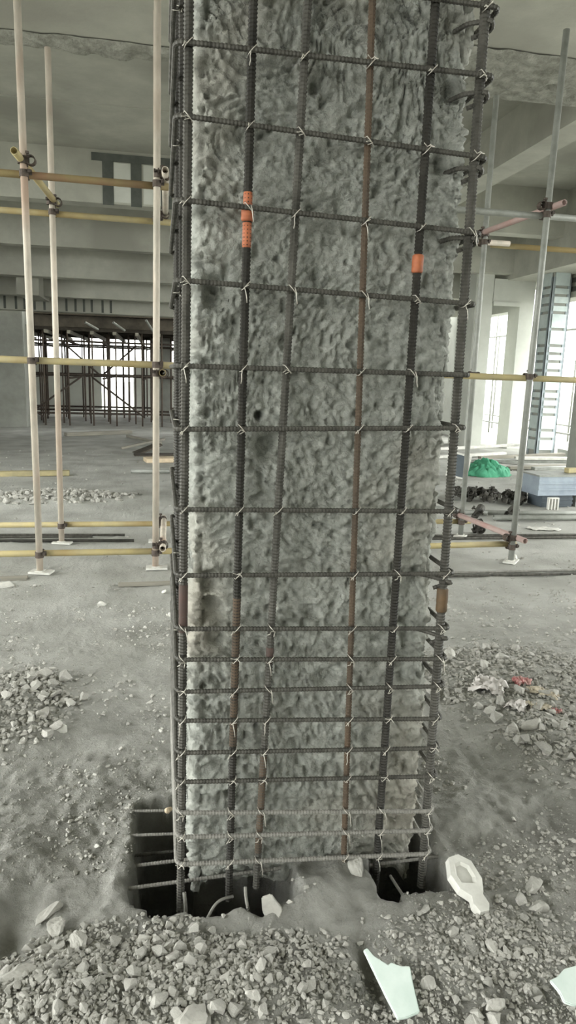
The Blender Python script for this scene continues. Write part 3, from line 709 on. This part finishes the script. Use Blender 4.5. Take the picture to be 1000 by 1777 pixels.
# ------------------------------------------------------------------ things in and around the pits
def wire_thing(name, label, pts, r, m, cat, n=8):
    o = MB().tube(round_path(pts, 0.03, 6), r, n).build(name, MT[m], None, True); recentre(o); return tag(o, label, cat)
def rebar_thing(label, p0, p1, r, m='steel_grey', group=None):
    v, f = ribbed([p0, p1], r, 8, 1.2); o = MB().add(v, f).build('exposed_rebar', MT[m]); recentre(o); return tag(o, label, 'rebar', group)
G_ = 'old slab bars crossing the pits'
rebar_thing('ribbed old slab bar at the rear of the left pit, ending beside cream putty', (-0.13, 2.19, 0.005), (0.20, 2.16, 0.0), 0.0042, 'steel_grey', G_)
rebar_thing('ribbed old slab bar second from the rear of the left pit', (-0.13, 2.06, 0.005), (0.20, 2.04, 0.0), 0.0042, 'steel_grey', G_)
rebar_thing('dim slab bar lying deeper in the left pit', (-0.13, 2.03, -0.05), (0.20, 2.03, -0.045), 0.0045, 'steel', G_)
rebar_thing('bent slab bar across the middle of the left pit', (-0.11, 1.93, -0.01), (0.24, 1.93, 0.0), 0.0048, 'steel_grey', G_)
rebar_thing('longest slab bar crossing the front of the left pit', (-0.10, 1.838, -0.012), (0.36, 1.845, 0.0), 0.0050, 'steel_grey', G_)
rebar_thing('slab bar crossing the right pit', (0.60, 1.83, -0.012), (0.94, 1.84, -0.01), 0.0045, 'steel_grey', G_)
rebar_thing('slanting bar leaning down inside the right pit', (0.70, 1.80, -0.03), (0.73, 1.66, -0.05), 0.0042, 'steel_grey', G_)
wire_thing('bent_wire', 'pale bent cable arching out of the left pit', [(0.085, 1.65, -0.12), (0.115, 1.68, -0.02), (0.15, 1.71, 0.025), (0.20, 1.735, 0.012)], 0.0042, 'steel_grey', 'wire')
wire_thing('bent_wire', 'pale upright cable stub beside the board chunk in the left pit', [(0.245, 1.665, -0.10), (0.243, 1.675, -0.01), (0.232, 1.70, 0.03), (0.232, 1.71, 0.06)], 0.0045, 'steel_grey', 'wire')
wire_thing('bent_wire', 'cable hanging from the corner bar into the left pit', [(0.062, 1.785, 0.0), (0.068, 1.77, -0.05), (0.055, 1.75, -0.13)], 0.0055, 'steel_grey', 'wire')
def prism(name, label, cat, outline, th, loc, rot, m, bev=0.004):
    b = bmesh.new(); vs_ = [b.verts.new((x, y, 0)) for x, y in outline]; f_ = b.faces.new(vs_)
    r = bmesh.ops.extrude_face_region(b, geom=[f_]); bmesh.ops.translate(b, verts=[g for g in r['geom'] if isinstance(g, bmesh.types.BMVert)], vec=(0, 0, th))
    bmesh.ops.recalc_face_normals(b, faces=b.faces[:])
    if bev: bmesh.ops.bevel(b, geom=b.edges[:], offset=bev, segments=2, affect='EDGES')
    me_ = bpy.data.meshes.new(name); b.to_mesh(me_); b.free(); me_.materials.append(MT[m])
    o = obj(name, me_, None, loc); o.rotation_euler = rot
    return tag(o, label, cat)
prism('board_chunk', 'broken pale concrete board leaning at the right end of the left pit', 'rubble', [(-0.02, -0.03), (0.012, -0.034), (0.030, -0.012), (0.022, 0.008), (0.012, 0.034), (-0.016, 0.036), (-0.026, 0.0)], 0.02,
      (0.302, 1.675, 0.012), (math.radians(48), math.radians(-14), 0.15), 'stone', 0.003)
# cream putty on the corner bar
big_rock('putty_lump', 'small cream putty lump stuck at the rear of the left pit', 0.022, 2.165, 0.014, 0.010, 0.012, 0.3, 33, 'skin_putty')
bpy.data.objects['putty_lump'].location.z = 0.012

# white dish
dsh = [(-0.030, 0.00), (-0.038, 0.045), (-0.024, 0.098), (0.004, 0.104), (0.030, 0.078), (0.036, 0.020), (0.026, -0.012), (0.020, -0.026), (0.024, -0.055), (0.016, -0.074), (-0.006, -0.074), (-0.014, -0.048), (-0.010, -0.026)]
b = bmesh.new(); outer = [b.verts.new((x, y, 0)) for x, y in dsh]
def ringv(sc_, z, dy=0.028): return [b.verts.new((x * sc_, (y - dy) * sc_ + dy, z)) for x, y in dsh]
r0 = ringv(0.96, 0.022); body = dsh
inn = [(x * 0.62, (y - 0.045) * 0.60 + 0.045) for x, y in dsh[:7]]
for i in range(len(dsh)): b.faces.new((outer[i], outer[(i + 1) % len(dsh)], r0[(i + 1) % len(dsh)], r0[i]))
b.faces.new(list(reversed(outer)))
hi_ = [b.verts.new((x, y, 0.020)) for x, y in inn]; lo_ = [b.verts.new((x * 0.75, (y - .045) * .8 + .045, 0.013)) for x, y in inn]
for i in range(6): b.faces.new((r0[i], r0[i + 1], hi_[i + 1], hi_[i]))
b.faces.new((r0[6], r0[7], r0[12], r0[0], hi_[0], hi_[6])); b.faces.new((r0[7], r0[8], r0[9], r0[10], r0[11], r0[12]))
for i in range(7): b.faces.new((hi_[i], hi_[(i + 1) % 7], lo_[(i + 1) % 7], lo_[i]))
b.faces.new(lo_); bmesh.ops.recalc_face_normals(b, faces=b.faces[:])
me = bpy.data.meshes.new('plastic_dish'); b.to_mesh(me); b.free(); me.materials.append(MT['white'])
o = tag(obj('plastic_dish', me, None, (0.888, 1.645, hz(0.888, 1.645) + 0.022)), 'white hollow dish with a stubby tail beside the right pit', 'dish'); o.rotation_euler = (0.35, 0.05, 0.10); o.scale = (1.3, 1.02, 1.3)
# pale green shards
prism('board_shard', 'jagged pale green board shard at the bottom centre right', 'shard', [(-0.062, 0.095), (-0.050, 0.098), (-0.040, 0.075), (-0.012, 0.045), (-0.004, 0.050), (0.018, 0.035), (0.040, 0.030), (0.032, -0.01), (0.022, -0.075), (-0.01, -0.08), (-0.036, -0.078), (-0.046, -0.02)], 0.009,
      (0.578, 1.375, hz(0.578, 1.375) + 0.03), (0.25, -0.08, 0.05), 'gyps', 0.002)
prism('board_shard', 'broad pale green board shard at the bottom right corner', 'shard', [(-0.075, 0.03), (-0.05, 0.036), (-0.02, 0.052), (0.06, 0.060), (0.11, 0.055), (0.11, -0.06), (0.02, -0.045), (-0.05, -0.032), (-0.068, -0.022), (-0.066, 0.0)], 0.009,
      (1.018, 1.280, hz(1.018, 1.28) + 0.028), (0.22, 0.05, 0.05), 'gyps', 0.002)
# crumpled films
def film(name, label, x, y, w, l, rz, sd, m, h=0.05, dz=0.0):
    n = 18; U, V_ = np.meshgrid(np.linspace(-1, 1, n), np.linspace(-1, 1, n))
    k = 1 - 0.25 * np.abs(fbm(U * 2 + sd, V_ * 2, 2, sd)) * 3
    X = U * w * k + 0.2 * w * fbm(V_ * 2, U * 2, 3, sd + 1) * 2; Y = V_ * l * k + 0.2 * l * fbm(U * 2, V_ * 2 + 4, 3, sd + 2) * 2
    Z = h * (0.6 + np.abs(fbm(U * 2.5 + sd, V_ * 2.5, 3, sd + 3)) * 3.0 - 0.3 * (U * U + V_ * V_))
    c, s_ = math.cos(rz), math.sin(rz); XX = x + c * X - s_ * Y; YY = y + s_ * X + c * Y
    Zw = hgt(XX, YY) + np.maximum(Z, 0.004) + dz
    i = np.arange(n * n).reshape(n, n); vv = np.stack([XX, YY, Zw], -1).reshape(-1, 3); vv2 = vv - [0, 0, 0.002]
    F = np.stack([i[:-1, :-1], i[:-1, 1:], i[1:, 1:], i[1:, :-1]], -1).reshape(-1, 4)
    F2 = (F[:, ::-1] + n * n).tolist(); edge = list(i[0]) + list(i[1:, -1]) + list(i[-1, -2::-1]) + list(i[-2:0:-1, 0])
    F3 = [(edge[(j + 1) % len(edge)], edge[j], edge[j] + n * n, edge[(j + 1) % len(edge)] + n * n) for j in range(len(edge))]
    o = MB().add(np.concatenate([vv, vv2]).tolist(), F.tolist() + F2 + F3).build(name, MT[m], None, True); recentre(o)
    return tag(o, label, 'litter')
film('plastic_packet', 'crumpled clear plastic packet in front of the right rubble heap', 1.545, 2.86, 0.085, 0.07, -0.7, 3, 'film', 0.035)
film('food_wrapper', 'crumpled red wrapper on the right rubble heap', 1.735, 2.90, 0.045, 0.035, 0.2, 5, 'red', 0.022)
film('food_wrapper', 'cream wrapper lying against the red wrapper', 1.80, 2.80, 0.075, 0.030, -0.6, 8, 'cream', 0.02)
film('plastic_packet', 'small torn clear packet below the red wrapper', 1.59, 2.67, 0.045, 0.05, 0.9, 11, 'film', 0.03)
film('food_wrapper', 'pale wrapper strip between the clear packets', 1.70, 2.67, 0.065, 0.03, -0.1, 14, 'cream', 0.02)
film('food_wrapper', 'tiny red wrapper corner at the end of the pale strip', 1.765, 2.625, 0.022, 0.022, 0.2, 17, 'red', 0.015)

# white bits on the left ground
def bit(label, x, y, s_, sd, m='white'): return big_rock('white_scrap', label, x, y, s_, s_ * .8, s_ * .6, sd, sd, m)
bit('knobbly white foam scrap on bare ground left of the column', -0.38, 4.38, 0.036, 41)
bit('white scrap on the ground touching the left cage edge', 0.055, 4.12, 0.028, 42)
bit('white chip behind the left cage edge near the grey strip', 0.02, 4.60, 0.026, 43)
bit('flat white stone in front of the left heap', -0.415, 2.80, 0.036, 44)
bit('tiny white pebble on bare ground left of the pit', -0.205, 2.03, 0.012, 45)
bit('white sack corner beside the right scaffold foot', 2.94, 5.22, 0.06, 46)

# ------------------------------------------------------------------ bars, tubes, boards on the floor
def floor_bar(name, label, p0, p1, r, m, cat, group=None, dz=0.0):
    n = 14; t = np.linspace(0, 1, n); X = p0[0] + (p1[0] - p0[0]) * t; Y = p0[1] + (p1[1] - p0[1]) * t
    z = np.percentile(hgt(X, Y), 80) + r + dz
    if name == 'steel_tube': o = MB().pipe((p0[0], p0[1], z), (p1[0], p1[1], z), r).build(name, MT[m], None, True)
    else: o = MB().tube(np.stack([X, Y, np.full(n, z)], -1), r, 8).build(name, MT[m], None, True)
    recentre(o); return tag(o, label, cat, group)
GB = 'loose rebars on the floor'
floor_bar('loose_rebar', 'rearmost long rebar on the floor at left', (-3.2, 6.42), (-0.32, 6.28), 0.011, 'steel', 'rebar', GB)
floor_bar('loose_rebar', 'middle long rebar on the floor at left', (-3.2, 6.30), (-0.60, 6.22), 0.011, 'steel', 'rebar', GB)
floor_bar('loose_rebar', 'front long rebar on the floor at left', (-3.2, 6.16), (-0.23, 6.05), 0.013, 'steel_dark', 'rebar', GB)
floor_bar('loose_rebar', 'rear rebar of the pair behind the right scaffold foot', (0.9, 6.12), (5.6, 6.02), 0.012, 'steel', 'rebar', GB)
floor_bar('loose_rebar', 'front rebar of the pair behind the right scaffold foot', (0.9, 6.00), (5.6, 5.90), 0.013, 'steel', 'rebar', GB)
floor_bar('loose_rebar', 'rear rebar of the nearest pair on the right floor', (1.3, 4.90), (4.6, 4.85), 0.010, 'steel_grey', 'rebar', GB)
floor_bar('loose_rebar', 'front rebar of the nearest pair on the right floor', (1.3, 4.82), (4.6, 4.76), 0.011, 'steel', 'rebar', GB)
floor_bar('steel_tube', 'grey tube lying on the floor left of the second column', (-0.42, 10.25), (0.30, 10.28), 0.03, 'tube_grey', 'tube')
floor_bar('steel_tube', 'pale tube lying on the right floor with its dark end to the left', (3.55, 6.80), (5.4, 6.72), 0.03, 'tube_grey', 'tube')
floor_bar('steel_tube', 'pale tube lying just behind the dark ended tube', (3.3, 7.15), (5.2, 7.0), 0.026, 'tube_grey', 'tube')
floor_bar('steel_tube', 'slanting tube in front of the pile of clamps', (2.5, 7.9), (3.6, 7.05), 0.022, 'tube_grey', 'tube')
def plank(label, x, y, z, l, w, t, rz, m='wood', ry=0.0, rx=0.0, group=None):
    b = MB(); b.box(-l / 2, l / 2, -w / 2, w / 2, 0, t); bm_ = bmesh.new(); me_ = b.mesh('plank', MT[m]); bm_.from_mesh(me_)
    bmesh.ops.bevel(bm_, geom=bm_.edges[:], offset=min(t, w) * 0.1, segments=1, affect='EDGES'); bm_.to_mesh(me_); bm_.free()
    o = obj('plank', me_, None, (x, y, z + hz(x, y))); o.rotation_euler = (rx, ry, rz); return tag(o, label, 'plank', group)
plank('yellowish timber lying behind the rubble at far left', -2.0, 9.95, 0.0, 1.5, 0.12, 0.07, 0.12, 'wood_y')
plank('thin grey strip flat on the ground left of the cage', -0.02, 4.80, 0.0, 0.55, 0.05, 0.02, 0.03)
plank('grey board flat on the ground at the left edge by the scaffold foot', -1.12, 5.0, 0.0, 0.36, 0.09, 0.015, 0.05)
plank('pale board flat on the ground at the very left edge', -1.12, 4.80, 0.0, 0.24, 0.10, 0.012, 0.5, 'white')
plank('long grey board on the floor before the props', -1.35, 16.2, 0.0, 1.6, 0.16, 0.08, 0.55)
plank('thin slanting lath right of the long grey board', -0.35, 15.0, 0.0, 1.6, 0.06, 0.05, -1.1)
plank('dark board propped in the junk before the second column', -0.25, 12.8, 0.05, 0.55, 0.35, 0.03, 0.3, 'formwork', -0.35)
plank('flat dark board under the junk before the second column', 0.0, 12.4, 0.0, 0.9, 0.3, 0.03, 0.1, 'formwork')
plank('pale lath crossing the junk before the second column', -0.3, 13.2, 0.1, 0.9, 0.05, 0.04, 0.5, 'wood', -0.15)
plank('reddish grey sack board at the foot of the second column', 0.0, 11.5, 0.0, 0.5, 0.3, 0.07, 0.2, 'skin_putty')
GT = 'boards and tubes piled by the open side'
for k, (x, y, l, rz, m, dz) in enumerate(((6.4, 13.2, 2.0, 0.2, 'white', 0.12), (6.9, 12.3, 1.9, 0.12, 'wood', 0.05), (6.6, 11.5, 2.6, -0.30, 'tube_grey', 0.05), (7.3, 11.3, 2.0, -0.25, 'white', 0.12), (6.6, 10.9, 1.5, 0.05, 'wood', 0.03), (6.8, 10.6, 1.3, 0.02, 'tube_grey', 0.06), (5.9, 12.6, 1.8, 0.2, 'white', 0.02))):
    lab = ['long white board rising at the back of the open side pile', 'grey board at the back of the open side pile', 'slanting grey board across the open side pile', 'pale slanting board behind the grey column foot',
           'short grey board at the front of the open side pile', 'short grey strip topmost at the front of the open side pile', 'white board lying left of the open side pile'][k]
    plank(lab, x, y, dz, l, 0.12, 0.05, rz, m, -0.03, 0, GT)
# slate panel leaning
pn = thing('framed_panel', 'dark slate panel in a pale frame leaning beside the green netting', 'panel', (4.45, 9.85, hz(4.45, 9.85)))
MB().box(-0.13, 0.13, -0.012, 0.0, 0.03, 0.37).build('sheet', MT['slate'], pn, loc=(0, 0, 0))
for a in ((-0.16, -0.13, -0.02, 0.012, 0, 0.4), (0.13, 0.16, -0.02, 0.012, 0, 0.4), (-0.13, 0.13, -0.02, 0.012, 0, 0.03), (-0.13, 0.13, -0.02, 0.012, 0.37, 0.4)):
    MB().box(*a).build('frame_bar', MT['white'], pn, loc=(0, 0, 0))
pn.rotation_euler = (-0.35, 0.22, -0.3)
# green netting heap
n = 90; U, V_ = np.meshgrid(np.linspace(-1, 1, n), np.linspace(-1, 1, n)); R_ = np.hypot(U, V_)
wob = 1 + 0.3 * fbm(U * 1.6 + 3, V_ * 1.6, 3, 61) * 2
H_ = np.clip(1 - (R_ / (0.92 * wob)) ** 2, 0, 1) ** 0.42 * (0.20 + 0.07 * np.exp(-((U - 0.05) ** 2 + V_ ** 2) / 0.2)) 
fold = np.abs(fbm(U * 3.2 + 2 * fbm(U * 2, V_ * 2, 2, 62), V_ * 2.6, 4, 63)) * 2
H_ = np.maximum(H_ * (0.82 + 0.55 * fold), 0) + 0.015 * fold
msk = R_ < 0.98 * wob
i = np.arange(n * n).reshape(n, n)
XX = 5.18 + U * 0.42; YY = 10.35 + V_ * 0.40
keep = [(a, b_, c, d_) for a, b_, c, d_, k in zip(i[:-1, :-1].ravel(), i[:-1, 1:].ravel(), i[1:, 1:].ravel(), i[1:, :-1].ravel(), msk[:-1, :-1].ravel()) if k]
used = sorted({k for q_ in keep for k in q_}); mp_ = {k: j for j, k in enumerate(used)}
vv = np.stack([XX, YY, hgt(XX, YY) + H_], -1).reshape(-1, 3)[used]
o = MB().add(vv.tolist(), [tuple(mp_[k] for k in q_) for q_ in keep]).build('netting_heap', MT['net'], None, True); recentre(o)
tag(o, 'crumpled heap of green safety netting on the pale floor', 'netting')
# stack of blue grey metal boxes
def fbox(name, label, x, y, z, w, d_, h, rz, m, lip=True):
    t = thing(name, label, 'box', (x, y, z + hz(x, y))); b = MB(); b.box(-w / 2, w / 2, -d_ / 2, d_ / 2, 0, h); b.build('body', MT[m], t, loc=(0, 0, 0))
    for k in (0.33, 0.66): MB().box(-w / 2 - 0.004, w / 2 + 0.004, -d_ / 2 - 0.012, -d_ / 2, h * k - 0.012, h * k + 0.012).build('rib', MT[m], t, loc=(0, 0, 0))
    if lip: MB().box(-w / 2 - 0.015, w / 2 + 0.015, -d_ / 2 - 0.015, d_ / 2 + 0.015, h, h + 0.02).build('lid', MT['tube_grey'], t, loc=(0, 0, 0))
    t.rotation_euler = (0, 0, rz); return t
fbox('metal_box', 'upper blue grey metal box of the stack on the right floor', 4.72, 7.68, 0.15, 0.56, 0.35, 0.23, 0.06, 'bluemetal')
fbox('metal_box', 'lower dark gapped metal box under the blue grey one', 4.74, 7.70, 0.0, 0.42, 0.30, 0.15, 0.06, 'slate', False)
fbox('metal_box', 'small grey metal box right of the blue stack', 5.10, 7.72, 0.0, 0.20, 0.28, 0.22, 0.1, 'tube_grey')
br = thing('slotted_bracket', 'small white slotted bracket before the metal boxes', 'bracket', (4.62, 7.42, hz(4.62, 7.42)))
for k in range(4): MB().box(-0.07 + k * 0.04, -0.055 + k * 0.04, -0.02, 0.02, 0, 0.13).build('bar', MT['white'], br, loc=(0, 0, 0))
MB().box(-0.07, 0.065, -0.02, 0.02, 0.13, 0.145).build('top', MT['white'], br, loc=(0, 0, 0))
plank('small yellow timber block on top of the metal boxes', 4.98, 7.68, 0.41, 0.16, 0.08, 0.06, 0.2, 'wood_y')
# clamps in a dark pile
cl_m = me_c.copy(); cl_m.materials[0] = MT['darkmetal']
for k in range(46):
    x = 3.55 + 0.95 * random.random(); y = 8.05 + random.gauss(0, 0.16) - 0.1 * (x - 3.6); s_ = random.uniform(0.8, 1.3)
    o = obj('scaffold_coupler', cl_m, None, (x, y, hz(x, y) + 0.05 + 0.06 * random.random())); o.rotation_euler = (random.uniform(0, 6), random.uniform(0, 6), random.uniform(0, 6)); o.scale = (s_,) * 3
    tag(o, 'dark iron coupler in the scrap pile left of the metal boxes', 'coupler', 'dark couplers in the scrap pile')
film('plastic_sheet', 'flat white plastic sheet on the right floor behind the scaffold', 3.9, 6.38, 0.17, 0.07, 0.0, 71, 'white', 0.02)
for (x, y, lab) in ((3.42, 6.95, 'dark coupler standing alone left of the pale floor tubes'), (3.78, 6.9, 'dark coupler lying by the end of the slanting tube'), (3.10, 6.2, 'dark coupler near the right scaffold post base')):
    o = obj('scaffold_coupler', cl_m, None, (x, y, hz(x, y) + 0.05)); o.rotation_euler = (1, 0.4, x * 3); o.scale = (1.5,) * 3; tag(o, lab, 'coupler')
